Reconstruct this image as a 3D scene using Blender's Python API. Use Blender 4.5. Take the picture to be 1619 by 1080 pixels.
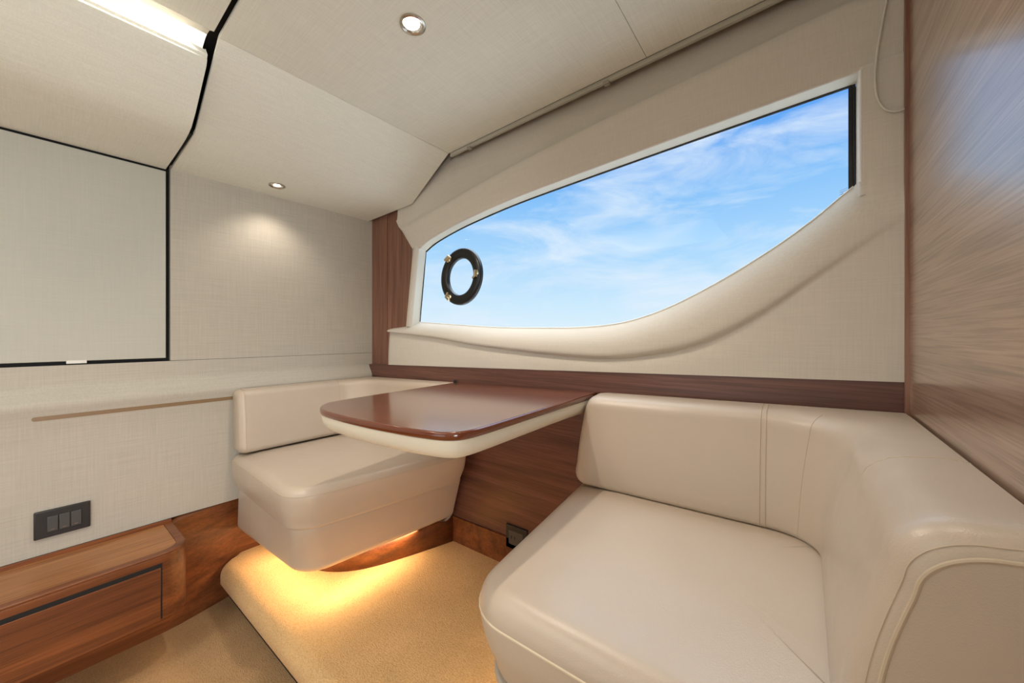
import bpy, bmesh, math, random
from mathutils import Vector
PI = math.pi
for o in list(bpy.data.objects): bpy.data.objects.remove(o)
SC = bpy.context.scene; COL = SC.collection

# ------------------------------------------------------------------ camera, world, lights, exposure
SLOPE, EYE = 0.0294, 1.0          # the whole deck is trimmed a little down towards the forward bulkhead
def S(p): return (p[0], p[1], p[2] + SLOPE*p[0] + EYE)

cam_data = bpy.data.cameras.new('camera'); cam = bpy.data.objects.new('camera', cam_data); COL.objects.link(cam)
cam.location = (0, 0, EYE); cam.rotation_euler = (PI/2, 0, math.atan(464/589.5))
cam_data.sensor_fit = 'HORIZONTAL'; cam_data.sensor_width = 36.0
cam_data.lens = 589.5/1619*36; cam_data.shift_y = -10/1619; cam_data.clip_start = 0.02
SC.camera = cam
SC.view_settings.view_transform = 'Standard'; SC.view_settings.look = 'None'
SC.view_settings.gamma = 1.0; SC.view_settings.use_curve_mapping = False
SC.view_settings.exposure = 0.06

def lin(c):
    r = []
    for v in c:
        v /= 255.0
        r.append(v/12.92 if v <= .04045 else ((v+.055)/1.055)**2.4)
    return (r[0], r[1], r[2], 1.0)

class NT:
    """tiny node helper"""
    def __init__(s, tree): s.t = tree; s.n = tree.nodes; s.n.clear()
    def add(s, typ, props=None, **ins):
        nd = s.n.new(typ)
        for k, v in (props or {}).items(): setattr(nd, k, v)
        for k, v in ins.items():
            key = int(k[1:]) if k[0] == '_' and k[1:].isdigit() else k.replace('_', ' ')
            if isinstance(v, bpy.types.NodeSocket): s.t.links.new(v, nd.inputs[key])
            else: nd.inputs[key].default_value = v
        return nd
    def ramp(s, fac, stops, interp='LINEAR'):
        nd = s.n.new('ShaderNodeValToRGB'); s.t.links.new(fac, nd.inputs[0]); cr = nd.color_ramp; cr.interpolation = interp
        while len(cr.elements) < len(stops): cr.elements.new(.5)
        for e, (p, c) in zip(cr.elements, stops): e.position = p; e.color = c
        return nd.outputs[0]
    def mix(s, a, b, f, mode='MIX'):
        nd = s.n.new('ShaderNodeMix'); nd.data_type = 'RGBA'; nd.blend_type = mode
        for sock, v in ((nd.inputs[0], f), (nd.inputs[6], a), (nd.inputs[7], b)):
            if isinstance(v, bpy.types.NodeSocket): s.t.links.new(v, sock)
            else: sock.default_value = v
        return nd.outputs[2]

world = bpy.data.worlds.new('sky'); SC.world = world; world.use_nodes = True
n = NT(world.node_tree)
tc = n.add('ShaderNodeTexCoord'); sep = n.add('ShaderNodeSeparateXYZ', _0=tc.outputs['Generated'])
grad = n.ramp(sep.outputs[2], [(0.0, lin((226,242,252))), (0.08, lin((206,234,252))), (0.2, lin((174,217,252))), (0.33, lin((138,195,249))), (0.44, lin((100,166,243))), (.52, lin((120,175,240))), (.75, lin((225,232,240)))])
# thin high cloud: noise on the sky dome flattened towards the horizon
mp = n.add('ShaderNodeMapping', Vector=tc.outputs['Generated'], Scale=(2.2, 2.2, 7.0), Location=(0.35, 0.1, 0.0), Rotation=(0, 0.25, 0))
nz = n.add('ShaderNodeTexNoise', Vector=mp.outputs[0], Scale=1.6, Detail=9.0, Roughness=0.6, Distortion=0.5)
cl = n.ramp(nz.outputs[0], [(0.43, (0,0,0,1)), (0.66, (1,1,1,1))])
cmask = n.add('ShaderNodeMath', {'operation': 'MULTIPLY'}, _0=cl, _1=0.8)
skyc = n.mix(grad, lin((228,240,253)), cmask.outputs[0])
high = n.add('ShaderNodeMapRange', Value=sep.outputs[2], _1=.48, _2=.85, _3=1.0, _4=7.0)   # unseen upper sky, strength raised to brighten the cabin
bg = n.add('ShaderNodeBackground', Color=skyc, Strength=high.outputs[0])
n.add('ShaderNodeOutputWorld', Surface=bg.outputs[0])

def area(name, loc, direction, sx, sy, power, color, spread=PI):
    l = bpy.data.lights.new(name, 'AREA'); l.shape = 'RECTANGLE'; l.size = sx; l.size_y = sy
    l.energy = power; l.color = color; l.spread = spread
    o = bpy.data.objects.new(name, l); COL.objects.link(o); o.location = S(loc)
    o.rotation_euler = Vector(direction).to_track_quat('-Z', 'Y').to_euler(); return o
def spot(name, loc, direction, power, color, angle, blend=.6, size=.03):
    l = bpy.data.lights.new(name, 'SPOT'); l.energy = power; l.color = color; l.spot_size = angle; l.spot_blend = blend; l.shadow_soft_size = size
    o = bpy.data.objects.new(name, l); COL.objects.link(o); o.location = S(loc)
    o.rotation_euler = Vector(direction).to_track_quat('-Z', 'Y').to_euler(); return o
WARM = (1.0, 0.87, 0.73); DAY = (0.90, 0.96, 1.0); NEUT = (0.94, 0.98, 1.0)
area('aft_fill_light', (-1.0, -2.25, -0.3), (0, 1, 0.25), 1.5, 1.2, 8, NEUT)  # added fill from behind the camera; no door is modelled there
area('starboard_fill_light', (1.55, -0.9, -0.2), (-1, 0.1, 0.24), 1.7, 0.9, 62, NEUT)  # added side fill for bulkhead and ceiling, in front of a closed wall
area('overhead_fill_light', (-1.0, -0.85, 0.825), (0, 0.0, -1), 1.0, 0.7, 8, NEUT)  # added overhead fill behind the camera, no hatch in the ceiling
spot('table_downlight_lamp', (-0.807, 0.606, 0.82), (0, 0, -1), 22, WARM, math.radians(130), .8, .02)
spot('corner_fill_spot', (-0.12, 0.50, 0.82), (0, 0, -1), 5.5, WARM, math.radians(130), .8, .02)  # added spot above the view, without a fitting, to light the right seat
spot('bulkhead_downlight_lamp', (-1.715, 0.609, 0.648), (0, 0, -1), 3.8, WARM, math.radians(125), .8, .02)
for i, (x, y) in enumerate([(-1.1, -0.35), (-0.8, -1.5)]):  # unseen spots added behind the camera for light from above
    spot('saloon_fill_spot', (x, y, 0.80), (0, 0, -1), 8, WARM, math.radians(130), .8, .03)
LED = (1.0, .70, .38)
for x, y, dx, dy, pw in ((-1.245, .80, .03, .50, 1.15), (-1.555, .565, .44, .03, .25), (-.40, .80, .03, .45, 1.8)):
    area('plinth_strip_light', (x, y, -.752), (0, 0, -1), dx, dy, pw, LED)

for x in (-1.64, -1.50, -1.36):
    pl_ = bpy.data.lights.new('plinth_bulb', 'POINT'); pl_.energy = .38; pl_.color = LED; pl_.shadow_soft_size = .008
    po_ = bpy.data.objects.new('plinth_bulb', pl_); COL.objects.link(po_); po_.location = S((x, .575, -.756))
# ------------------------------------------------------------------ materials
def new_mat(name):
    m = bpy.data.materials.new(name); m.use_nodes = True; return m, NT(m.node_tree)
def finish(n, col, rough, bump=None, bstr=.2, bdist=.002, metal=0.0, spec=.5, coat=0.0, coat_r=.1, sheen=0.0, coat_ior=1.5):
    b = n.add('ShaderNodeBsdfPrincipled', Roughness=rough, Metallic=metal)
    if isinstance(col, bpy.types.NodeSocket): n.t.links.new(col, b.inputs['Base Color'])
    else: b.inputs['Base Color'].default_value = col
    b.inputs['Specular IOR Level'].default_value = spec
    b.inputs['Coat Weight'].default_value = coat; b.inputs['Coat Roughness'].default_value = coat_r
    b.inputs['Sheen Weight'].default_value = sheen; b.inputs['Coat IOR'].default_value = coat_ior
    if bump is not None:
        bn = n.add('ShaderNodeBump', Strength=bstr, Distance=bdist, Height=bump)
        n.t.links.new(bn.outputs[0], b.inputs['Normal'])
    n.add('ShaderNodeOutputMaterial', Surface=b.outputs[0])
def plain(name, rgb, rough=.5, **k):
    m, n = new_mat(name); finish(n, lin(rgb), rough, **k); return m
def linen(name, rgb, plane, amp=.10, rough=.75, fine=1.0):
    """woven vinyl; threads run along the two axes of the given plane"""
    m, n = new_mat(name); tc = n.add('ShaderNodeTexCoord').outputs['Object']
    ax = {'YZ': ((300, 8, 300), (300, 300, 8)), 'XZ': ((8, 300, 300), (300, 300, 8)), 'XY': ((8, 300, 300), (300, 8, 300))}[plane]
    a = n.add('ShaderNodeTexNoise', Vector=n.add('ShaderNodeMapping', Vector=tc, Scale=tuple(v*fine for v in ax[0])).outputs[0], Scale=1.0, Detail=2.0)
    b = n.add('ShaderNodeTexNoise', Vector=n.add('ShaderNodeMapping', Vector=tc, Scale=tuple(v*fine for v in ax[1])).outputs[0], Scale=1.0, Detail=2.0)
    s = n.add('ShaderNodeMath', {'operation': 'ADD'}, _0=a.outputs[0], _1=b.outputs[0])
    f = n.add('ShaderNodeMapRange', Value=s.outputs[0], _1=.7, _2=1.3, _3=0.0, _4=1.0)
    c = lin(rgb); d = tuple(v*(1-amp) for v in c[:3])+(1,); e = tuple(min(1, v*(1+amp)) for v in c[:3])+(1,)
    finish(n, n.mix(d, e, f.outputs[0]), rough, bump=s.outputs[0], bstr=.35, bdist=.0006, spec=.3); return m
def wood(name, dark, light, axis, rough=.35, coat=.0, coat_r=.15, scale=1.0, contrast=1.0, coat_ior=1.5, spec=.5):
    m, n = new_mat(name); tc = n.add('ShaderNodeTexCoord').outputs['Object']
    sc = [34*scale]*3; sc[axis] = 1.6*scale
    mp = n.add('ShaderNodeMapping', Vector=tc, Scale=tuple(sc), Rotation=(.02, .03, .02)).outputs[0]
    a = n.add('ShaderNodeTexNoise', Vector=mp, Scale=1.0, Detail=5.0, Roughness=.55, Distortion=.25)
    sc2 = [260*scale]*3; sc2[axis] = 5*scale
    g = n.add('ShaderNodeTexNoise', Vector=n.add('ShaderNodeMapping', Vector=tc, Scale=tuple(sc2)).outputs[0], Scale=1.0, Detail=3.0, Roughness=.6)
    c = n.ramp(a.outputs[0], [(.5-.2/contrast, lin(dark)), (.5+.2/contrast, lin(light))])
    g2 = n.ramp(g.outputs[0], [(.38, (.62,.58,.55,1)), (.56, (1,1,1,1))])
    c = n.mix(c, g2, .8, 'MULTIPLY')
    finish(n, c, rough, bump=g.outputs[0], bstr=.10, bdist=.0004, spec=spec, coat=coat, coat_r=coat_r, coat_ior=coat_ior); return m
def leather(name, rgb, rough=.33):
    m, n = new_mat(name); tc = n.add('ShaderNodeTexCoord').outputs['Object']
    v = n.add('ShaderNodeTexVoronoi', Vector=tc, Scale=650.0)
    w = n.add('ShaderNodeTexNoise', Vector=tc, Scale=9.0, Detail=3.0, Distortion=1.2)
    h = n.add('ShaderNodeMath', {'operation': 'MULTIPLY_ADD'}, _0=w.outputs[0], _1=5.0, _2=v.outputs[0])
    c = lin(rgb); d = tuple(x*.93 for x in c[:3])+(1,)
    r = n.add('ShaderNodeMapRange', Value=w.outputs[0], _1=.3, _2=.7, _3=rough-.05, _4=rough+.07)
    finish(n, n.mix(d, c, w.outputs[0]), r.outputs[0], bump=h.outputs[0], bstr=.16, bdist=.001, spec=.6); return m
def carpet(name, a_, b_):
    m, n = new_mat(name); tc = n.add('ShaderNodeTexCoord').outputs['Object']
    a = n.add('ShaderNodeTexVoronoi', Vector=n.add('ShaderNodeMapping', Vector=tc, Scale=(170, 300, 300)).outputs[0], Scale=1.0)
    b = n.add('ShaderNodeTexNoise', Vector=tc, Scale=420.0, Detail=2.0)
    w = n.add('ShaderNodeTexNoise', Vector=tc, Scale=6.0, Detail=2.0)
    s = n.add('ShaderNodeMath', {'operation': 'MULTIPLY_ADD'}, _0=a.outputs[0], _1=-.7, _2=b.outputs[0])
    f = n.add('ShaderNodeMapRange', Value=s.outputs[0], _1=-.15, _2=.45)
    c = n.mix(lin(a_), lin(b_), f.outputs[0])
    c = n.mix(c, n.ramp(w.outputs[0], [(.3, (.88,.88,.88,1)), (.7, (1,1,1,1))]), 1.0, 'MULTIPLY')
    finish(n, c, .95, bump=s.outputs[0], bstr=.8, bdist=.0025, spec=.1, sheen=.1); return m
def emis(name, rgb, strength):
    m, n = new_mat(name)
    e = n.add('ShaderNodeEmission', Color=rgb, Strength=strength); n.add('ShaderNodeOutputMaterial', Surface=e.outputs[0]); return m
def glass(name):
    m, n = new_mat(name)
    lw = n.add('ShaderNodeLayerWeight', Blend=.5)
    p5 = n.add('ShaderNodeMath', {'operation': 'POWER'}, _0=lw.outputs[1], _1=5.0)
    fr = n.add('ShaderNodeMath', {'operation': 'MULTIPLY_ADD'}, _0=p5.outputs[0], _1=.5, _2=.006)
    t = n.add('ShaderNodeBsdfTransparent', Color=(.97,.985,.99,1)); g = n.add('ShaderNodeBsdfGlossy', Roughness=.0)
    x = n.add('ShaderNodeMixShader', _0=fr.outputs[0], _1=t.outputs[0], _2=g.outputs[0])
    n.add('ShaderNodeOutputMaterial', Surface=x.outputs[0]); return m

M = dict(
 linA=linen('linen_wall_yz', (182,176,164), 'YZ', amp=.07), linC=linen('linen_ceiling', (222,222,211), 'XY', amp=.05),
 linB=linen('linen_liner_xz', (203,197,186), 'XZ', amp=.04),
 door=linen('pale_door_vinyl', (186,185,175), 'YZ', amp=.03),
 room=plain('cream_room_wall', (200,190,172), .8),
 black=plain('black_gap', (8,8,8), .7), gasket=plain('black_rubber', (6,7,9), .35),
 wall=wood('walnut_gloss_panel', (142,112,90), (178,148,124), 1, rough=.36, coat=1.0, coat_r=.22, coat_ior=2.2),
 walnut=wood('walnut_panel', (84,54,46), (120,80,68), 0, rough=.36),
 walnutv=wood('walnut_upright', (112,74,60), (146,106,88), 2, rough=.28),
 walnutx=wood('walnut_along', (88,46,22), (138,80,42), 1, rough=.38),
 cabtop=wood('walnut_cabinet_top', (142,92,52), (178,124,76), 1, rough=.38),
 table=wood('table_veneer', (98,52,36), (142,86,62), 0, rough=.22, spec=1.0, coat=1.0, coat_r=.15, scale=.8, coat_ior=1.9),
 tableedge=plain('table_edge_lacquer', (104,50,26), .18, coat=.5),
 cream=plain('cream_lacquer', (218,210,192), .4), reveal=plain('pale_reveal', (212,210,198), .5), track=plain('grey_track', (172,170,158), .5),
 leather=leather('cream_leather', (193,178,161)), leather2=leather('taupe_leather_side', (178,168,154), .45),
 seam=plain('seam_thread', (190,174,152), .6), thread=plain('pale_thread', (214,200,176), .6),
 carpet=carpet('tan_loop_carpet', (216,172,116), (236,200,146)), carpet2=carpet('lower_cut_carpet', (176,140,98), (198,162,118)),
 steel=plain('brushed_steel', (190,184,176), .25, metal=1.0), brass=plain('pale_brass', (200,184,150), .25, metal=1.0),
 bronze=plain('bronze_inlay', (134,108,78), .4), plastic=plain('charcoal_plastic', (38,36,36), .4),
 rocker=plain('grey_rocker', (72,72,72), .35), white=plain('white_plastic', (225,224,218), .5),
 cable=plain('ivory_cable', (206,202,188), .5), lens=emis('lamp_lens', (1.0,.88,.70,1), 14.0),
 led=emis('cove_led_diffuser', (1.0,.92,.80,1), 1.2), glass=glass('window_glass'), deck=plain('white_side_deck', (215,215,210), .6), mast=plain('grey_mast', (110,130,160), .5),
)

# ------------------------------------------------------------------ mesh helpers (all input in cabin coordinates)
class MB:
    def __init__(s): s.v = []; s.f = []
    def box(s, x0, x1, y0, y1, z0, z1):
        b = len(s.v)
        s.v += [(x, y, z) for z in (z0, z1) for y in (y0, y1) for x in (x0, x1)]
        s.f += [tuple(b+i for i in q) for q in ((0,2,3,1),(4,5,7,6),(0,1,5,4),(2,6,7,3),(0,4,6,2),(1,3,7,5))]; return s
    def rings(s, rings, closed=True, cap0=True, cap1=True):
        b = len(s.v); m = len(rings[0])
        for r in rings: s.v += [tuple(p) for p in r]
        for i in range(len(rings)-1):
            for j in range(m if closed else m-1):
                k = (j+1) % m
                s.f.append((b+i*m+j, b+i*m+k, b+(i+1)*m+k, b+(i+1)*m+j))
        if cap0: s.f.append(tuple(b+j for j in reversed(range(m))))
        if cap1: s.f.append(tuple(b+(len(rings)-1)*m+j for j in range(m)))
        return s
    def grid(s, rows): return s.rings(rows, closed=False, cap0=False, cap1=False)
    def tube(s, pts, r, seg=8, closed=False):
        pts = [Vector(p) for p in pts]; N = len(pts); rings = []; up = None
        for i, p in enumerate(pts):
            a = pts[(i-1) % N] if (closed or i > 0) else p; c = pts[(i+1) % N] if (closed or i < N-1) else p
            t = (c-a).normalized()
            if up is None:
                up = Vector((0, 0, 1)) if abs(t.z) < .9 else Vector((1, 0, 0))
            u = (up - t*up.dot(t)).normalized(); w = t.cross(u); up = u
            rr = r[i] if isinstance(r, list) else r
            rings.append([p + (u*math.cos(2*PI*k/seg) + w*math.sin(2*PI*k/seg))*rr for k in range(seg)])
        if closed: rings.append(rings[0]); return s.rings(rings, cap0=False, cap1=False)
        return s.rings(rings)
    def disc_ring(s, c, axis, prof, seg=40):
        """lathe of (radius, offset along axis) about c"""
        ax = Vector(axis).normalized(); u = ax.orthogonal().normalized(); w = ax.cross(u); rings = []
        for r, h in prof: rings.append([Vector(c) + ax*h + (u*math.cos(2*PI*k/seg)+w*math.sin(2*PI*k/seg))*r for k in range(seg)])
        return s.rings(rings, cap0=False, cap1=False)
    def build(s, name, m, parent=None, origin=None, smooth=True, bevel=0.0, seg=3, subd=0, kind=None, thick=0.0, ang=40):
        me = bpy.data.meshes.new(name); o = bpy.data.objects.new(name, me); COL.objects.link(o)
        if parent is not None: og = Vector(parent['_o'])
        else:
            og = Vector(S(origin)) if origin is not None else Vector((0,0,EYE))
            o.location = og; o['_o'] = tuple(og)
        if parent is not None: o.parent = parent; o['_o'] = tuple(og)
        me.from_pydata([tuple(Vector(S(p))-og) for p in s.v], [], s.f)
        bm = bmesh.new(); bm.from_mesh(me); bmesh.ops.remove_doubles(bm, verts=bm.verts, dist=1e-6)
        bmesh.ops.recalc_face_normals(bm, faces=bm.faces); bm.to_mesh(me); bm.free()
        me.materials.append(M[m])
        if smooth:
            me.polygons.foreach_set('use_smooth', [True]*len(me.polygons))
            me.set_sharp_from_angle(angle=math.radians(ang))
        if thick:
            md = o.modifiers.new('thickness', 'SOLIDIFY'); md.thickness = thick; md.offset = -1
        if bevel:
            md = o.modifiers.new('bevel', 'BEVEL'); md.width = bevel; md.segments = seg; md.limit_method = 'ANGLE'; md.angle_limit = math.radians(50); md.harden_normals = False
        if subd:
            md = o.modifiers.new('subd', 'SUBSURF'); md.levels = subd; md.render_levels = subd
        if kind: o['kind'] = kind
        return o
def empty(name, loc, label, cat, group=None):
    o = bpy.data.objects.new(name, None); COL.objects.link(o); o.location = S(loc); o['_o'] = tuple(S(loc))
    o['label'] = label; o['category'] = cat
    if group: o['group'] = group
    return o
def tag(o, label, cat, group=None):
    o['label'] = label; o['category'] = cat
    if group: o['group'] = group
    return o
def lerp(a, b, t): return a+(b-a)*t
def interp(tab, x):
    if x <= tab[0][0]: return tab[0][1]
    for (x0, y0), (x1, y1) in zip(tab, tab[1:]):
        if x <= x1: return lerp(y0, y1, (x-x0)/(x1-x0))
    return tab[-1][1]
def smooth_tab(tab, x):
    """Catmull-Rom through (x, y) pairs"""
    if x <= tab[0][0]: return tab[0][1]
    if x >= tab[-1][0]: return tab[-1][1]
    for i in range(len(tab)-1):
        if x <= tab[i+1][0]:
            p1, p2 = tab[i], tab[i+1]; p0 = tab[i-1] if i else p1; p3 = tab[i+2] if i+2 < len(tab) else p2
            h = p2[0]-p1[0]; t = (x-p1[0])/h
            m1 = (p2[1]-p0[1])/max(1e-6, p2[0]-p0[0])*h; m2 = (p3[1]-p1[1])/max(1e-6, p3[0]-p1[0])*h
            return (2*t**3-3*t**2+1)*p1[1]+(t**3-2*t**2+t)*m1+(-2*t**3+3*t**2)*p2[1]+(t**3-t**2)*m2
def round_poly(poly, radii, seg=8):
    """polygon (ccw) with rounded corners, same point count for the same input size"""
    out = []; N = len(poly)
    for i, p in enumerate(poly):
        r = radii[i] if isinstance(radii, (list, tuple)) else radii
        P = Vector(p); A = Vector(poly[i-1]); B = Vector(poly[(i+1) % N])
        a = (A-P).normalized(); b = (B-P).normalized(); an = a.angle(b)
        if an > PI-1e-3 or r <= 0: out += [tuple(P)]*(seg+1); continue
        d = min(r/math.tan(an/2), (A-P).length*.49, (B-P).length*.49); rr = d*math.tan(an/2)
        c = P + (a+b).normalized()*(rr/math.sin(an/2)); p0 = P+a*d-c; p1 = P+b*d-c
        w = p0.angle(p1) if p0.length > 0 else 0
        for k in range(seg+1):
            t = k/seg
            q = (p0*math.sin((1-t)*w)+p1*math.sin(t*w))/math.sin(w) if w > 1e-4 else p0
            out.append(tuple(c+q))
    return out
def densify(pts, step):
    out = []
    N = len(pts)
    for i in range(N):
        a = Vector(pts[i]); b = Vector(pts[(i+1) % N]); L = (b-a).length
        k = max(1, int(round(L/step)))
        for j in range(k): out.append(tuple(a+(b-a)*(j/k)))
    return out
def inset(pts, d):
    N = len(pts); out = []
    area = sum(pts[i][0]*pts[(i+1) % N][1]-pts[(i+1) % N][0]*pts[i][1] for i in range(N)); sg = 1 if area > 0 else -1
    for i in range(N):
        a = Vector(pts[i-1]); c = Vector(pts[(i+1) % N]); j = 1
        while (c-a).length < 1e-6 and j < 8: j += 1; a = Vector(pts[i-j]); c = Vector(pts[(i+j) % N])
        t = (c-a).normalized(); out.append((pts[i][0]-t.y*sg*d, pts[i][1]+t.x*sg*d))
    return out
def pad(outline_low, z_low, outline_top, z_top, r_low, r_top, crown=.01, mid=0.0):
    """upholstered block: lower outline, upper outline, rounded edges, domed top. returns rings, bottom to top"""
    rings = []; n = 6
    for k in range(n+1):
        a = PI/2*k/n; rings.append([(x, y, z_low + r_low*(1-math.sin(a))) for x, y in inset(outline_low, r_low*(1-math.cos(a)))][:] )
    rings = rings[::-1] if False else rings
    rings = []
    for k in range(n+1):            # bottom edge, from underneath to the side
        a = PI/2*k/n; d = r_low*(1-math.sin(a)); z = z_low + r_low*(1-math.cos(a))
        rings.append([(x, y, z) for x, y in inset(outline_low, d)])
    N = len(outline_low)
    for k in range(1, 6):           # side, with a slight belly
        t = k/6; z = lerp(z_low+r_low, z_top-r_top, t); bl = -mid*math.sin(PI*t)
        o = [(lerp(a[0], b[0], t), lerp(a[1], b[1], t)) for a, b in zip(outline_low, outline_top)]
        rings.append([(x, y, z) for x, y in inset(o, bl)])
    for k in range(n+1):            # top edge
        a = PI/2*k/n; d = r_top*(1-math.cos(a)); z = z_top - r_top + r_top*math.sin(a)
        rings.append([(x, y, z) for x, y in inset(outline_top, d)])
    last = rings[-1]; cx = sum(p[0] for p in last)/N; cy = sum(p[1] for p in last)/N
    for s in (.97, .92, .86, .8, .73, .66, .58, .5, .4, .3, .2, .1, 0.0):
        zz = z_top + crown*(1-s**3)
        rings.append([(cx+(p[0]-cx)*s, cy+(p[1]-cy)*s, zz) for p in last])
    return rings

# ------------------------------------------------------------------ structure: floors, forward wall, ceiling
XW, YB, XR = -1.844, 1.10, 0.166      # forward bulkhead, hull side, wooden partition
MB().box(-1.95, 1.65, -2.4, 1.2, -1.05, -1.0).build('floor', 'carpet2', kind='structure')
# raised carpeted platform under the settee
def plat(x):
    d = 0.0 if x > -1.775 else (.05-math.sqrt(max(0, .05**2-(-1.775-x)**2)) if x > -1.825 else .05)
    P = [(.470+d, -.925), (.446+d, -.922), (.436+d, -.912), (.436+d, -.885)]
    for k in range(1, 9): a = PI/2*k/8; P.append((.436+d+.040*(1-math.cos(a)), -.885+.040*math.sin(a)))
    P += [(.6, -.845), (.8, -.845), (1.13, -.845)]
    return [(x, y, z) for y, z in P]
pl = MB().grid([plat(x) for x in [-1.86, -1.825, -1.822, -1.815, -1.806, -1.795, -1.785, -1.775, -1.4, -1.0, -.6, -.2, XR]]).build('floor_platform', 'carpet', kind='structure', ang=60)
MB().box(-1.86, XR, .475, 1.13, -1.0, -.925).build('platform_recessed_base', 'black', parent=pl)
# forward bulkhead, one long profile along the cabin
prof = [(-1.90, .70), (XW, .70), (XW, -.03)]
prof = [(-1.844, -.041), (-1.844, -.095)]
for k in range(13):
    t = k/12; prof.append((lerp(-1.844, -1.812, (1-math.cos(PI*t))/2), lerp(-.095, -.165, t)))
prof += [(-1.814, -.178), (-1.82, -.192), (-1.82, -.30), (-1.82, -.45), (-1.82, -.613), (-1.86, -.613)]
wl = MB().grid([[(x, y, z) for y in [-2.4 + i*(3.52)/16 for i in range(17)]] for x, z in prof]).build('wall_left', 'linA', kind='structure', ang=60)
MB().box(-1.868, XW, .302, 1.135, -.0400, .72).build('wall_left_upper', 'linA', kind='structure', bevel=.001, seg=2)
MB().box(-1.90, -1.869, -2.4, 1.135, -.7, .9).build('wall_left_core', 'black', kind='structure')
# bronze inlay strip in the bulkhead
st = []
for k in range(9):
    a = PI/2 + PI*k/8; st.append((-.003+.0065*math.cos(a)-.0035, -.2+.0065*math.sin(a)))
st += [(.52, -.2065), (.52, -.1935)]
MB().rings([[(-1.8215, y, z) for y, z in st], [(-1.8185, y, z) for y, z in st]]).build('trim_1', 'bronze', kind='structure')
# wooden lower panel under the bulkhead linen, turning outboard towards the platform
bbp = [(-1.785, -2.4, -.634), (-1.785, .28, -.634), (-1.79, .32, -.618), (-1.838, .52, -.614), (-1.838, 1.13, -.614)]
MB().grid([[(x, y, lerp(-1.0, zt, t)) for x, y, zt in bbp] for t in (0, .35, .7, 1)] + [[(-1.85, y, zt+.002) for x, y, zt in bbp]]).build('baseboard_left', 'walnutx', kind='structure')
# hull side: walnut upright in the corner, walnut below the rail, rail, baseboard
MB().box(-1.86, -1.497, 1.118, 1.15, -.12, .72).build('wall_back', 'walnutv', kind='structure')
MB().box(-1.86, XR, YB+.004, 1.15, -.845, -.165).build('wall_back_lower', 'walnut', kind='structure')
MB().box(-1.855, XR-.002, YB-.001, 1.14, -.169, -.101).build('trim_2', 'walnut', kind='structure', bevel=.0015)
MB().box(-1.24, XR-.002, YB-.004, 1.11, -.845, -.738).build('baseboard_back', 'walnutx', kind='structure', bevel=.001)
MB().box(-1.702, -1.70, 1.1165, 1.1185, -.10, .66).build('trim_3', 'walnutx', kind='structure')
# wooden partition on the right with its edge lipping
MB().box(XR, XR+.045, .02, 1.2, -1.0, .9).build('wall_right', 'wall', kind='structure', bevel=.002)
MB().box(XR-.007, XR+.001, YB-.010, YB+.02, -.845, .9).build('trim_4', 'walnutv', kind='structure', bevel=.001)

# ceiling: folded panels running athwart, a black shadow gap between the two runs
def folded(name, prof, y0, y1, m='linC', prof1=None):
    loops = [p + [(x, z+.012) for x, z in p][::-1] for p in (prof, prof1 or prof)]
    return MB().rings([[(x, y, z) for x, z in lp_] for lp_, y in zip(loops, (y0, y1))]).build(name, m, kind='structure', bevel=.0012, seg=2)
ZC0, ZC1 = .846, .821
ce = folded('ceiling', [(-1.850, .668), (-1.509, .680), (-1.256, ZC0)], .304, 1.098, prof1=[(-1.850, .666), (-1.468, .666), (-1.213, ZC1)])
folded('ceiling_panel', [(-1.2545, ZC0), (-.3645, ZC0)], .304, 1.098, prof1=[(-1.2115, ZC1), (-.3645, ZC1)])
folded('ceiling_panel', [(-.3639, ZC0), (XR, ZC0)], .304, 1.098, prof1=[(-.3639, ZC1), (XR, ZC1)])
MB().box(-1.9, 1.65, -2.4, 1.2, .870, .90).build('ceiling_backing', 'black', kind='structure')
folded('ceiling_sloped_panel', [(-1.850, .664), (-1.70, .664), (-1.60, .665), (-1.55, .667), (-1.51, .671), (-1.475, .678), (-1.43, .702), (-1.312, .787), (-1.303, .803), (-1.322, .828)], -1.2, .290)
folded('ceiling_inner_panel', [(-1.240, .845), (-.9, .843), (-.5, .836), (1.65, .836)], -1.2, .290)
folded('ceiling_aft_panel', [(-1.844, .836), (1.65, .836)], -2.4, -1.21)
folded('ceiling_side_panel', [(XR+.045, .836), (1.65, .836)], .304, 1.2)
MB().box(-1.87, -1.53, .285, .31, .684, .70).build('ceiling_gap_back', 'black', kind='structure')
MB().box(XR-1.9, XR+.3, 1.21, 2.0, -.30, -.25).build('floor_side_deck', 'deck', kind='structure')
# the rest of the saloon behind the viewpoint
MB().box(1.6, 1.65, -2.4, 1.2, -1.0, .9).build('wall_starboard', 'room', kind='structure')
MB().box(-1.9, 1.65, -2.45, -2.4, -1.0, .9).build('wall_front', 'room', kind='structure')
MB().box(XR+.045, 1.65, 1.15, 1.2, -1.0, .9).build('wall_aft_side', 'room', kind='structure')

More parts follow.
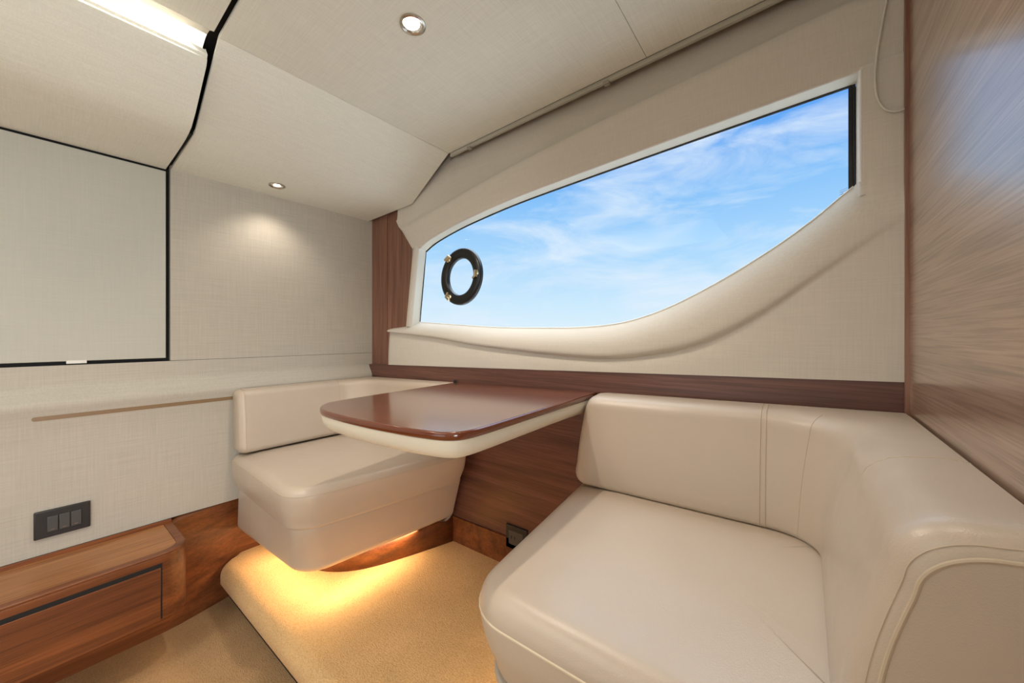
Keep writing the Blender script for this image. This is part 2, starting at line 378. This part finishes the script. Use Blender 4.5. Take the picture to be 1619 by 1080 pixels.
# ------------------------------------------------------------------ moulded window liner
Z_CREASE = [(-1.68, .068), (-1.657, .064), (-1.45, .040), (-1.251, .017), (-1.07, -.010), (-.893, -.030), (-.68, -.050), (-.486, -.060), (-.332, -.045), (-.217, -.018), (-.089, .049), (.019, .130), (.10, .190), (.17, .240)]
Z_SILL = [(-1.49, .103), (-1.483, .105), (-1.224, .081), (-1.0, .060), (-.782, .048), (-.588, .043), (-.455, .052), (-.329, .085), (-.195, .145), (-.067, .218), (.02, .279), (.09, .338), (.17, .385)]
Z_HEAD = [(-1.435, .447), (-1.38, .470), (-1.308, .488), (-1.20, .508), (-1.071, .524), (-.90, .540), (-.727, .549), (-.424, .560), (-.165, .568), (.083, .574), (.2, .576)]
YG = 1.155
rows = {}
xs = [-1.672, -1.668, -1.66] + [-1.65+i*(1.65+.165)/90 for i in range(91)]
def lower_profile(x):
    zc = smooth_tab(Z_CREASE, x); zs = smooth_tab(Z_SILL, x)
    if x < -1.48: zs = lerp(.088, .104, max(0, (x+1.672)/.19))
    f = 1.0 if x < -.25 else max(.0, 1-(x+.25)/.40)          # the undercut fades out towards the right
    endr = max(0.0, 1-(x+1.672)/.02)
    P = []
    for t in (0, .15, .3, .45, .6, .72, .82, .9, .96, 1):
        z = lerp(-.101, zc, t); P.append((YB-.004 + f*.010*t*t, z))
    H = zs-zc
    for t in (.03, .07, .12, .2, .3, .42, .55, .68, .8, .9, .97, 1.0):
        lipz = min(1, t/.12); yl = lerp(YB-.004+f*.010, YB-.006-f*.006, math.sin(lipz*PI/2))
        y = yl if t <= .12 else lerp(YB-.006-f*.006, YG-.004, ((t-.12)/.88)**2.3)
        if x > .09: y = min(y, lerp(YG-.004, YB+.002, min(1, (x-.09)/.004)))
        P.append((y, zc+H*t))
    if x > .09: P = [(min(y, YB+.003) if True else y, z) for y, z in P]
    return [(x, y+endr*.008, z) for y, z in P]
MB().grid([lower_profile(x) for x in xs] ).build('trim_5', 'linB', kind='structure', thick=.0, ang=75)
# left end return of the lower liner
lp = lower_profile(-1.672)
MB().grid([lp, [(x+.001, 1.13, z) for x, y, z in lp]]).build('trim_6', 'linB', kind='structure')
# upper liner: fold ridge, band, head reveal
Z_FOLD = [(-1.60, .575), (-1.56, .567), (-1.30, .598), (-1.0, .640), (-.70, .672), (-.40, .695), (-.18, .708), (0.0, .720), (.17, .73)]
def zfront(x): return smooth_tab(Z_HEAD, x) + .004
xu = [-1.592+i*(1.592+.165)/96 for i in range(97)]
def upper_profile(x):
    zh = smooth_tab(Z_HEAD, x); zf = smooth_tab(Z_FOLD, x)
    if x < -1.43: zf = max(zf, interp([(-1.592, .60), (-1.585, .585), (-1.476, .45), (-1.43, .445)], x)+.012)
    g = max(.18, min(1, (x+1.50)/.25))
    P = [(YB+.050*g, .86), (YB+.036*g, lerp(zf, .86, .5)), (YB+.020*g, zf+.03), (YB+.004*g, zf+.008), (YB-.004, zf)]
    if x < -1.43:   # left pillar side: stepped in along the wooden upright
        zl = interp([(-1.592, .60), (-1.585, .585), (-1.476, .45), (-1.43, .445)], x); zb = max(zl, .0)
        zend = zl if x < -1.478 else .455
    else: zend = zh
    for t in (.12, .3, .5, .7, .85, .95): P.append((lerp(YB-.004, YB+.008, t), lerp(zf-.004, zend+.004, t)))
    P.append((YB+.009, zend+.001)); P.append((YB+.014, zend-.0005))
    return [(x, y, z) for y, z in P]
MB().grid([upper_profile(x) for x in xu]).build('trim_7', 'linB', kind='structure', ang=70)
# head reveal, left pillar and its reveal, right stile
MB().grid([[(x, YB+.014, smooth_tab(Z_HEAD, x)-.0005) for x in xu if x >= -1.435], [(x, YG, smooth_tab(Z_HEAD, x)-.004) for x in xu if x >= -1.435]]).build('trim_8', 'reveal', kind='structure')
def pill(z): return (lerp(-1.528, -1.474, (z-.09)/.36), lerp(-1.488, -1.436, (z-.11)/.34))
zz = [.085+i*(.375)/12 for i in range(13)]
MB().grid([[(pill(z)[0], 1.13, z), (pill(z)[0]+.001, YB+.008, z), (pill(z)[0]+.006, YB+.003, z), (pill(z)[1]-.012, YB+.002, z), (pill(z)[1]-.003, YB+.006, z), (pill(z)[1], YB+.014, z)] for z in zz]).build('trim_9', 'linB', kind='structure', ang=70)
MB().grid([[(pill(z)[1], YB+.014, z), (pill(z)[1]+.004, YG, z)] for z in zz]).build('trim_10', 'reveal', kind='structure')
MB().grid([[(.0905, YG, z), (.0915, YB+.012, z), (.094, YB+.005, z), (.099, YB+.003, z), (.165, YB+.003, z)] for z in (.30, .40, .50, .58)]).build('trim_11', 'linB', kind='structure', ang=70)
MB().tube([(.0945, YB+.006, .330), (.0945, YB+.006, .45), (.0945, YB+.006, .573)], .0035, 8).build('trim_12', 'white', kind='structure')

# window: glass, gasket, pale sill bead
outline = [(x, smooth_tab(Z_HEAD, x)-.004) for x in [-1.432+i*(1.432+.080)/40 for i in range(41)]]
sill = [(x, smooth_tab(Z_SILL, x)+.001) for x in [.086-i*(.086+1.480)/60 for i in range(61)]]
poly = outline + sill
w = MB().rings([[(x, YG+.002, z) for x, z in poly], [(x, YG+.008, z) for x, z in poly]]).build('window_1', 'glass', kind='structure')
g = outline + [(.0865, .565), (.0865, .45), (.088, .342)]
MB().tube([(x, YG-.001, z) for x, z in g], .004, 6).build('window_gasket', 'gasket', parent=w)
MB().box(.0775, .0895, YG-.003, YG+.001, .325, .572).build('window_gasket', 'gasket', parent=w)
MB().tube([(-1.480, YG-.001, .108), (-1.456, YG-.001, .28), (-1.434, YG-.001, .444)], .0022, 6).build('window_gasket', 'gasket', parent=w)
MB().tube([(x, YG-.003, z+.001) for x, z in sill], .0022, 6).build('window_sill', 'white', parent=w)
# blind track tucked under the ceiling edge with two clips
tr = MB().box(-1.205, .16, 1.099, 1.109, .806, .821).build('blind_track', 'track', origin=(-.5, 1.1, .82), bevel=.001)
tag(tr, 'slim pale blind track under the ceiling edge above the hull window', 'track')
for x, z in ((-1.10, .806), (-.50, .806)):
    MB().box(x, x+.02, 1.095, 1.112, .801, .809).build('track_clip', 'steel', parent=tr, bevel=.001)

# ------------------------------------------------------------------ porthole in the glass
pc = (-1.183, YG-.004, .290)
po = empty('porthole', pc, 'round black opening porthole ring set in the hull window glass', 'porthole')
pr = [(.079, 0)]
for k in range(13):
    a = PI*k/12; pr.append((.1015-.0225*math.cos(a), .006+.017*math.sin(a)**.7 if math.sin(a) > 0 else .006))
pr.append((.124, 0)); pr.append((.079, 0))
MB().disc_ring(pc, (0, -1, 0), pr, 64).build('ring', 'gasket', parent=po, ang=50)
for ang in (128, 0, 236):
    a = math.radians(ang); cx, cz = pc[0]+.104*math.cos(a), pc[2]+.104*math.sin(a); t = (-math.sin(a), math.cos(a)); r_ = (math.cos(a), math.sin(a))
    b = MB(); b.tube([(cx+t[0]*-.018-r_[0]*.014, pc[1]-.026, cz-t[1]*.018-r_[1]*.014), (cx-t[0]*.012+r_[0]*.004, pc[1]-.030, cz-t[1]*.012+r_[1]*.004), (cx+t[0]*.012+r_[0]*.006, pc[1]-.030, cz+t[1]*.012+r_[1]*.006)], [.006, .0085, .008], 8)
    b.disc_ring((cx, pc[1]-.018, cz), (0, -1, 0), [(.0, .0), (.013, .0), (.013, .008), (.009, .012), (.0, .012)], 16)
    b.build('latch', 'brass', parent=po)

# antenna seen low in the right corner of the window
an = empty('antenna', (.106, 1.7, -.25), 'small grey-blue antenna outside, low in the right corner of the window', 'antenna')
MB().tube([(.101, 1.7, -.25), (.101, 1.7, .482)], .003, 6).build('mast', 'mast', parent=an)
b = MB()
for dz in (0, .007, .014): b.tube([(.092, 1.7, .478+dz), (.112, 1.7, .484+dz)], .0012, 5)
b.build('array', 'mast', parent=an)

# ------------------------------------------------------------------ recessed lamps and cove light
def downlight(c, label, r=.033):
    t = empty('downlight', c, label, 'light', 'recessed downlights')
    MB().disc_ring(c, (0, 0, -1), [(r*.66, -.004), (r*.72, .002), (r*.86, .005), (r, .003), (r*1.02, 0), (r*1.02, -.001)], 40).build('bezel', 'steel', parent=t)
    MB().disc_ring(c, (0, 0, -1), [(.0, .001), (r*.35, .001), (r*.68, .0)], 32).build('lamp_lens', 'lens', parent=t)
downlight((-.807, .606, .8365), 'round steel downlight shining in the flat ceiling above the table')
downlight((-1.712, .609, .6680), 'round steel downlight in the low soffit close to the linen wall', .030)
cv = MB().grid([[(-1.334, y, .836), (-1.326, y, .848), (-1.300, y, .858), (-1.285, y, .860)] for y in (-1.19, -.6, 0, .285)]).build('cove_light', 'led', origin=(-1.3, 0, .85))
MB().grid([[(-1.2849, y, .860), (-1.262, y, .858), (-1.240, y, .8455)] for y in (-1.19, -.6, 0, .285)]).build('cove_reflector', 'reveal', parent=cv)
tag(cv, 'glowing warm cove strip light between the left ceiling panels', 'light')
area('cove_strip_lamp', (-1.30, -.2, .850), (0, 0, -1), .05, .9, 2.0, WARM, math.radians(110))

# ------------------------------------------------------------------ flush upper cabinet door on the bulkhead
cd = MB().box(-1.862, -1.8425, -1.6, .2895, -.029, .655).build('cabinet_door', 'door', origin=(-1.85, -.4, -.03), bevel=.002)
tag(cd, 'large flush off-white cabinet door framed by a thin black gap on the left wall', 'cabinet door')
MB().box(-1.866, -1.841, .055, .098, -.037, -.027).build('door_catch', 'white', parent=cd, bevel=.001)
MB().box(-1.8675, -1.866, -1.62, .302, -.041, .672).build('gap_lining', 'black', parent=cd)

# ------------------------------------------------------------------ switch plate, outlet, cable
sw = empty('light_switch', (-1.82, .048, -.522), 'black three-gang rocker switch plate on the linen wall above the low cabinet', 'switch')
MB().box(-1.82, -1.811, -.009, .104, -.563, -.480).build('plate', 'plastic', parent=sw, bevel=.003)
for k in range(3):
    y = .0165+k*.0235; rk = MB().box(-1.812, -1.807, y, y+.0215, -.546, -.500).build('rocker', 'rocker', parent=sw, bevel=.0015)
    MB().box(-1.8072, -1.8064, y+.007, y+.0145, -.5405, -.5385).build('marker', 'steel', parent=rk)
ot = empty('power_outlet', (-.86, YB, -.735), 'dark square power outlet low on the walnut panel beside the right seat', 'outlet')
MB().box(-.893, -.795, YB-.004, YB+.006, -.775, -.688).build('plate', 'plastic', parent=ot, bevel=.002)
sk = MB().box(-.877, -.811, YB-.006, YB-.003, -.757, -.706).build('socket', 'rocker', parent=ot, bevel=.001)
for x in (-.865, -.850): MB().box(x, x+.003, YB-.0065, YB-.0055, -.735, -.724).build('slot', 'black', parent=sk)
cb = MB(); pts = [(.134, .70), (.122, .619), (.116, .556), (.1165, .52), (.120, .495), (.128, .474), (.138, .463), (.150, .458), (.163, .459)]
fine = []
for i in range(len(pts)-1):
    p0 = pts[max(0, i-1)]; p1 = pts[i]; p2 = pts[i+1]; p3 = pts[min(len(pts)-1, i+2)]
    for k in range(5):
        t = k/5; fine.append(tuple(.5*((2*b_)+(-a_+c_)*t+(2*a_-5*b_+4*c_-d_)*t*t+(-a_+3*b_-3*c_+d_)*t**3) for a_, b_, c_, d_ in zip(p0, p1, p2, p3)))
fine.append(pts[-1]); fine = [(.150, .84), (.146, .77)] + fine
cb.tube([(x, YB-.004, z) for x, z in fine], .0022, 8)
tag(cb.build('cable', 'cable', origin=(.13, 1.09, .5)), 'thin ivory cable hanging in a loop right of the window', 'cable')

# ------------------------------------------------------------------ low walnut cabinet with a drawer
lc = empty('low_cabinet', (-1.70, -.3, -.825), 'low wall-hung walnut cabinet with rounded end under the switch plate', 'cabinet')
X0, X1, Y1 = -1.818, -1.548, .302
ol = round_poly([(X0, -1.5), (X1, -1.5), (X1, Y1), (X0, Y1)], [0, 0, .068, 0], 14)
MB().rings([[(x, y, -.825) for x, y in ol], [(x, y, -.632) for x, y in ol]]).build('body', 'walnutx', parent=lc, bevel=.002, ang=40)
it = round_poly([(X0+.008, -1.5), (X1-.024, -1.5), (X1-.024, Y1-.024), (X0+.008, Y1-.024)], [0, 0, .046, 0], 14)
MB().rings([[(x, y, -.632) for x, y in inset(ol, .001)], [(x, y, -.6265) for x, y in ol], [(x, y, -.624) for x, y in inset(ol, .003)], [(x, y, -.624) for x, y in it], [(x, y, -.630) for x, y in it]], cap0=False, cap1=False).build('edge_lipping', 'walnutx', parent=lc, ang=30)
MB().rings([[(x, y, -.631) for x, y in inset(it, .0008)], [(x, y, -.6255) for x, y in inset(it, .0008)]]).build('top_panel', 'cabtop', parent=lc)
MB().box(X0, X0+.006, -1.5, Y1-.002, -.632, -.6135).build('upstand', 'walnutx', parent=lc, bevel=.001)
MB().box(X1-.006, X1+.0006, -1.4, .235, -.822, -.652).build('drawer_gap', 'black', parent=lc)
MB().box(X1-.004, X1+.002, -1.4, .2315, -.8255, -.665).build('drawer', 'walnutx', parent=lc, bevel=.0015)

# ------------------------------------------------------------------ table
tb = empty('table', (-.82, 1.08, -.22), 'glossy walnut table with rounded corners and cream underside between the two seats', 'table')
to = [(-1.160, 1.098), (-1.118, .545), (-1.075, .495), (-1.024, .466), (-.965, .450), (-.787, .440), (-.63, .447), (-.575, .454), (-.530, .463), (-.501, .485), (-.495, .53), (-.498, .61), (-.520, 1.098)]
def chaikin(p, n, keep):
    for _ in range(n):
        q = []
        for i in range(len(p)):
            a = p[i]; b = p[(i+1) % len(p)]
            if a in keep and b in keep: q += [a]; continue
            if a in keep: q += [a]
            else: q.append((a[0]*.75+b[0]*.25, a[1]*.75+b[1]*.25))
            if b in keep: pass
            else: q.append((a[0]*.25+b[0]*.75, a[1]*.25+b[1]*.75))
        p = q
    return p
to = chaikin(to, 2, [(-1.160, 1.098), (-.520, 1.098)])
wt = [[(x, min(y, 1.098), z) for x, y in inset(to, d)] for d, z in ((.003, -.1820), (.0, -.179), (-.001, -.174), (-.0005, -.1685), (.001, -.1662), (.004, -.1652))]
MB().rings(wt).build('wood_edge', 'tableedge', parent=tb, ang=60)
MB().rings([[(x, min(y, 1.098), z) for x, y in inset(to, .0035)] for z in (-.1675, -.165)]).build('table_top', 'table', parent=tb)
MB().rings([[(x, min(y, 1.098), z) for x, y in inset(to, d)] for d, z in ((.034, -.2220), (.028, -.2215), (.014, -.217), (.007, -.206), (.004, -.193), (.004, -.1820))]).build('cream_underside', 'cream', parent=tb, ang=60)
MB().box(-1.13, -.66, 1.07, 1.102, -.245, -.221).build('wall_bracket', 'cream', parent=tb, bevel=.002)
MB().tube([(-1.168, 1.085, -.1615), (-1.158, 1.094, -.1615)], .006, 10).build('hinge_pin', 'gasket', parent=tb)

# ------------------------------------------------------------------ left seat
ls = empty('settee', (-1.5, .8, -.845), 'short cream leather settee against the linen wall, left of the table', 'settee')
def quad(a, b, c, d, r, dens=.05): return densify(round_poly([a, b, c, d], r, 8), dens) if False else round_poly([a, b, c, d], r, 10)
def dense_quad(q, r):
    # fixed-count resample: rounded corners plus subdivided straight runs
    p = round_poly(q, r, 8); N = 9; out = []
    for i in range(4):
        out += p[i*N:(i+1)*N]; a = Vector(p[i*N+N-1]); b = Vector(p[((i+1)*N) % (4*N)])
        for k in range(1, 8): out.append(tuple(a+(b-a)*(k/8)))
    return out
low = dense_quad([(-1.80, .492), (-1.238, .508), (-1.168, 1.092), (-1.80, 1.09)], [.02, .11, .01, .01])
top = dense_quad([(-1.80, .497), (-1.195, .478), (-1.125, 1.09), (-1.80, 1.09)], [.02, .075, .01, .01])
MB().rings(pad(low, -.742, top, -.560, .04, .006, 0, -.0)).build('seat_base', 'leather', parent=ls, ang=60)
low = dense_quad([(-1.81, .488), (-1.185, .462), (-1.085, 1.062), (-1.81, 1.07)], [.02, .095, .025, .01])
top = dense_quad([(-1.81, .478), (-1.165, .448), (-1.050, 1.064), (-1.81, 1.07)], [.02, .10, .03, .01])
rg = pad(low, -.562, top, -.425, .018, .030, .012, .005)
def hollow(rg, cx, cy, rx, ry, dep, start=18):
    for i in range(start, len(rg)):
        rg[i] = [(x, y, z-dep*math.exp(-(((x-cx)/rx)**4+((y-cy)/ry)**4))) for x, y, z in rg[i]]
hollow(rg, -1.38, .74, .20, .18, .010)
MB().rings(rg).build('seat_cushion', 'leather', parent=ls, ang=60)
sm = [Vector(p) for p in rg[12+1]]; c0 = Vector((-1.4, .75, -.45))
MB().tube([tuple(p) for p in rg[13][3:48]], .0016, 6).build('seat_seam', 'seam', parent=ls)
# plinth under the seat
kk = [(-1.60, .62), (-1.47, .64), (-1.375, .685), (-1.30, .767), (-1.235, .93), (-1.183, 1.095)]
kk = chaikin(kk, 2, [(-1.60, .62), (-1.183, 1.095)])
MB().grid([[(x, y, z) for x, y in kk] for z in (-.845, -.738)]).build('plinth', 'walnutx', parent=ls, thick=.012)

def backrest(parent, stations, z0, zt, rb, rt0, lean0, end0, end1, mat='leather', belly=.006, split=None):
    """stations: (x, y, nx, ny, D): front-bottom line, outward normal, depth to the wall"""
    def ring(st, d=0.0):
        x, y, nx, ny, D = st[:5]; P = []; lean_, rt_ = (st[5], st[6]) if len(st) > 5 else (lean0, rt0); lean, rt = lean_, rt_
        ztt, z00 = zt-d, z0+d
        for k in range(5):
            a = PI/2*k/4; P.append((d+rb*(1-math.sin(a)), z00+rb*(1-math.cos(a))))
        for k in range(1, 8):
            u = k/8; z = lerp(z00+rb, ztt-rt, u); P.append((d+lean*(z-z0)/(zt-z0)-belly*math.sin(PI*u), z))
        lt = lean*(ztt-rt-z0)/(zt-z0)
        for k in range(7):
            a = PI/2*k/6; P.append((d+lt+rt*1.25*(1-math.cos(a)), ztt-rt+rt*math.sin(a)))
        P += [(lerp(d+lt+rt*1.25, D-.003-d*.3, .5), ztt+.003), (D-.003-d*.3, ztt), (D-.002-d*.3, z00)]
        return [(x+nx*o, y+ny*o, z) for o, z in P]
    rings = []
    def endrings(st, r, sgn, tx, ty):
        out = []
        for k in range(6):
            a = PI/2*k/6; sh = r*(1-math.sin(a)); d = r*(1-math.sin(PI/2-a+0))*0
            # quarter circle: distance along = r*(1-cos(b)), inset = r*(1-sin(b))
            b = PI/2*k/6
            out.append(ring((st[0]-tx*sgn*0+tx*r*(1-math.cos(b))*1, st[1]+ty*r*(1-math.cos(b)), st[2], st[3], st[4]) + tuple(st[5:]), r*(1-math.sin(b))*.8))
        return out
    a, b = stations[0], stations[1]; t = Vector((b[0]-a[0], b[1]-a[1])).normalized()
    rings += endrings(a, end0, 1, t.x, t.y)
    rings += [ring(s) for s in stations[1:-1]]
    a, b = stations[-1], stations[-2]; t = Vector((b[0]-a[0], b[1]-a[1])).normalized()
    rings += endrings(a, end1, 1, t.x, t.y)[::-1]
    return rings
def corner_path(x_a, y0, xc, yc, x_b, y_b, R, dirn):
    pass
# left backrest: along the bulkhead, round the corner, along the hull side to behind the table
R = .13; XI, YI = -1.715, .985
stn = [(XI, .482+t*(YI-R-.482), -1, 0, XI+1.812) for t in [0, .08, .16, .3, .45, .6, .75, .9, 1.0]]
for k in range(1, 10):
    a = PI/2*k/10; px, py = XI+R-R*math.cos(a), YI-R+R*math.sin(a); nx, ny = -math.cos(a), math.sin(a)
    D = min((px+1.812)/max(1e-6, -nx), (1.098-py)/max(1e-6, ny)); stn.append((px, py, nx, ny, D))
stn += [(XI+R+t*(-1.168-XI-R), YI, 0, 1, 1.098-YI) for t in [0, .1, .3, .5, .7, .85, .95, 1.0]]
rgs = backrest(ls, stn, -.415, -.166, .022, .026, .022, .028, .02)
MB().rings(rgs).build('backrest', 'leather', parent=ls, ang=60)
for i in (13, ):
    MB().tube(rgs[i+1][1:20], .0014, 6).build('backrest_seam', 'seam', parent=ls)
MB().tube(rgs[5][1:20], .0013, 6).build('backrest_seam', 'seam', parent=ls)

# ------------------------------------------------------------------ right seat
rs = empty('corner_settee', (-.15, .8, -.845), 'wide cream leather corner seat beside the wooden partition, right of the table', 'settee')
low = dense_quad([(-.455, .472), (.16, .472), (.16, 1.09), (-.51, 1.09)], [.10, .01, .01, .02])
top = dense_quad([(-.472, .455), (.16, .455), (.16, 1.09), (-.550, 1.09)], [.10, .01, .01, .02])
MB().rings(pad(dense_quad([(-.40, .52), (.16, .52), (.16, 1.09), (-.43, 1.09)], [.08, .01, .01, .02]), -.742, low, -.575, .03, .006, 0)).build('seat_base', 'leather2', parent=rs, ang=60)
rg = pad(low, -.578, top, -.420, .03, .042, .012, .006)
hollow(rg, -.20, .70, .20, .17, .008)
MB().rings(rg).build('seat_cushion', 'leather', parent=rs, ang=60)
MB().tube([tuple(p) for p in (rg[12][60:] + rg[12][:40])], .0020, 6).build('seat_welt', 'thread', parent=rs)
MB().rings([[(x, y, z) for x, y in dense_quad([(-.33, .60), (.16, .60), (.16, 1.09), (-.36, 1.09)], [.05, .01, .01, .01])] for z in (-.845, -.740)]).build('plinth', 'walnutx', parent=rs)
# right backrest with the return along the partition
R = .085; XI, YI = .022, .958
stn = [(-.512+t*(XI-R+.512), YI, 0, 1, 1.098-YI) for t in [0, .08, .16, .3, .45, .6, .75, .9, .9666, .989]]
for k in range(1, 10):
    a = PI/2*k/10; px, py = XI-R+R*math.sin(a), YI-R+R*math.cos(a); nx, ny = math.sin(a), math.cos(a)
    D = min((XR-.002-px)/max(1e-6, nx), (1.098-py)/max(1e-6, ny)); stn.append((px, py, nx, ny, D, lerp(.034, .046, k/10), lerp(.034, .046, k/10)))
stn += [(XI, YI-R-t*(YI-R-.478), 1, 0, XR-.002-XI, .046, .046) for t in [0, .1, .25, .4, .55, .7, .82, .92, 1.0]]
rgs = backrest(rs, stn, -.412, -.164, .012, .034, .034, .03, .03)
for i in range(10):      # the free end leans out towards its foot
    w_ = .024*max(0, 1-i/9.5)
    rgs[i] = [(x-w_*max(0, (-.164-z)/.25), y, z) for x, y, z in rgs[i]]
MB().rings(rgs[:-7] + rgs[-7:]).build('backrest', 'leather', parent=rs, ang=60)
# return end panel reaching down beside the seat, with a piped edge
er = rgs[-1]; ec = rgs[-2]
def smooth_pts(P, it=3):
    P = [Vector(p) for p in P]
    for _ in range(it):
        Q = [P[0]]
        for a, b in zip(P, P[1:]): Q += [a*.75+b*.25, a*.25+b*.75]
        P = Q + [P[-1]]
    return P
MB().tube(smooth_pts([tuple((Vector(a)+Vector(b))/2) for a, b in zip(ec, er)][4:21]), .0022, 8).build('end_piping', 'seam', parent=rs)
MB().tube(smooth_pts(rgs[-3][4:21]), .0007, 6).build('end_stitching', 'seam', parent=rs)
for i, rad, p0, p1 in ((13, .0012, 1, 20), (14, .0012, 1, 20), (18, .0008, 2, 18), (27, .0010, 13, 21)):
    MB().tube(rgs[i][p0:p1], rad, 6).build('backrest_seam', 'seam', parent=rs)
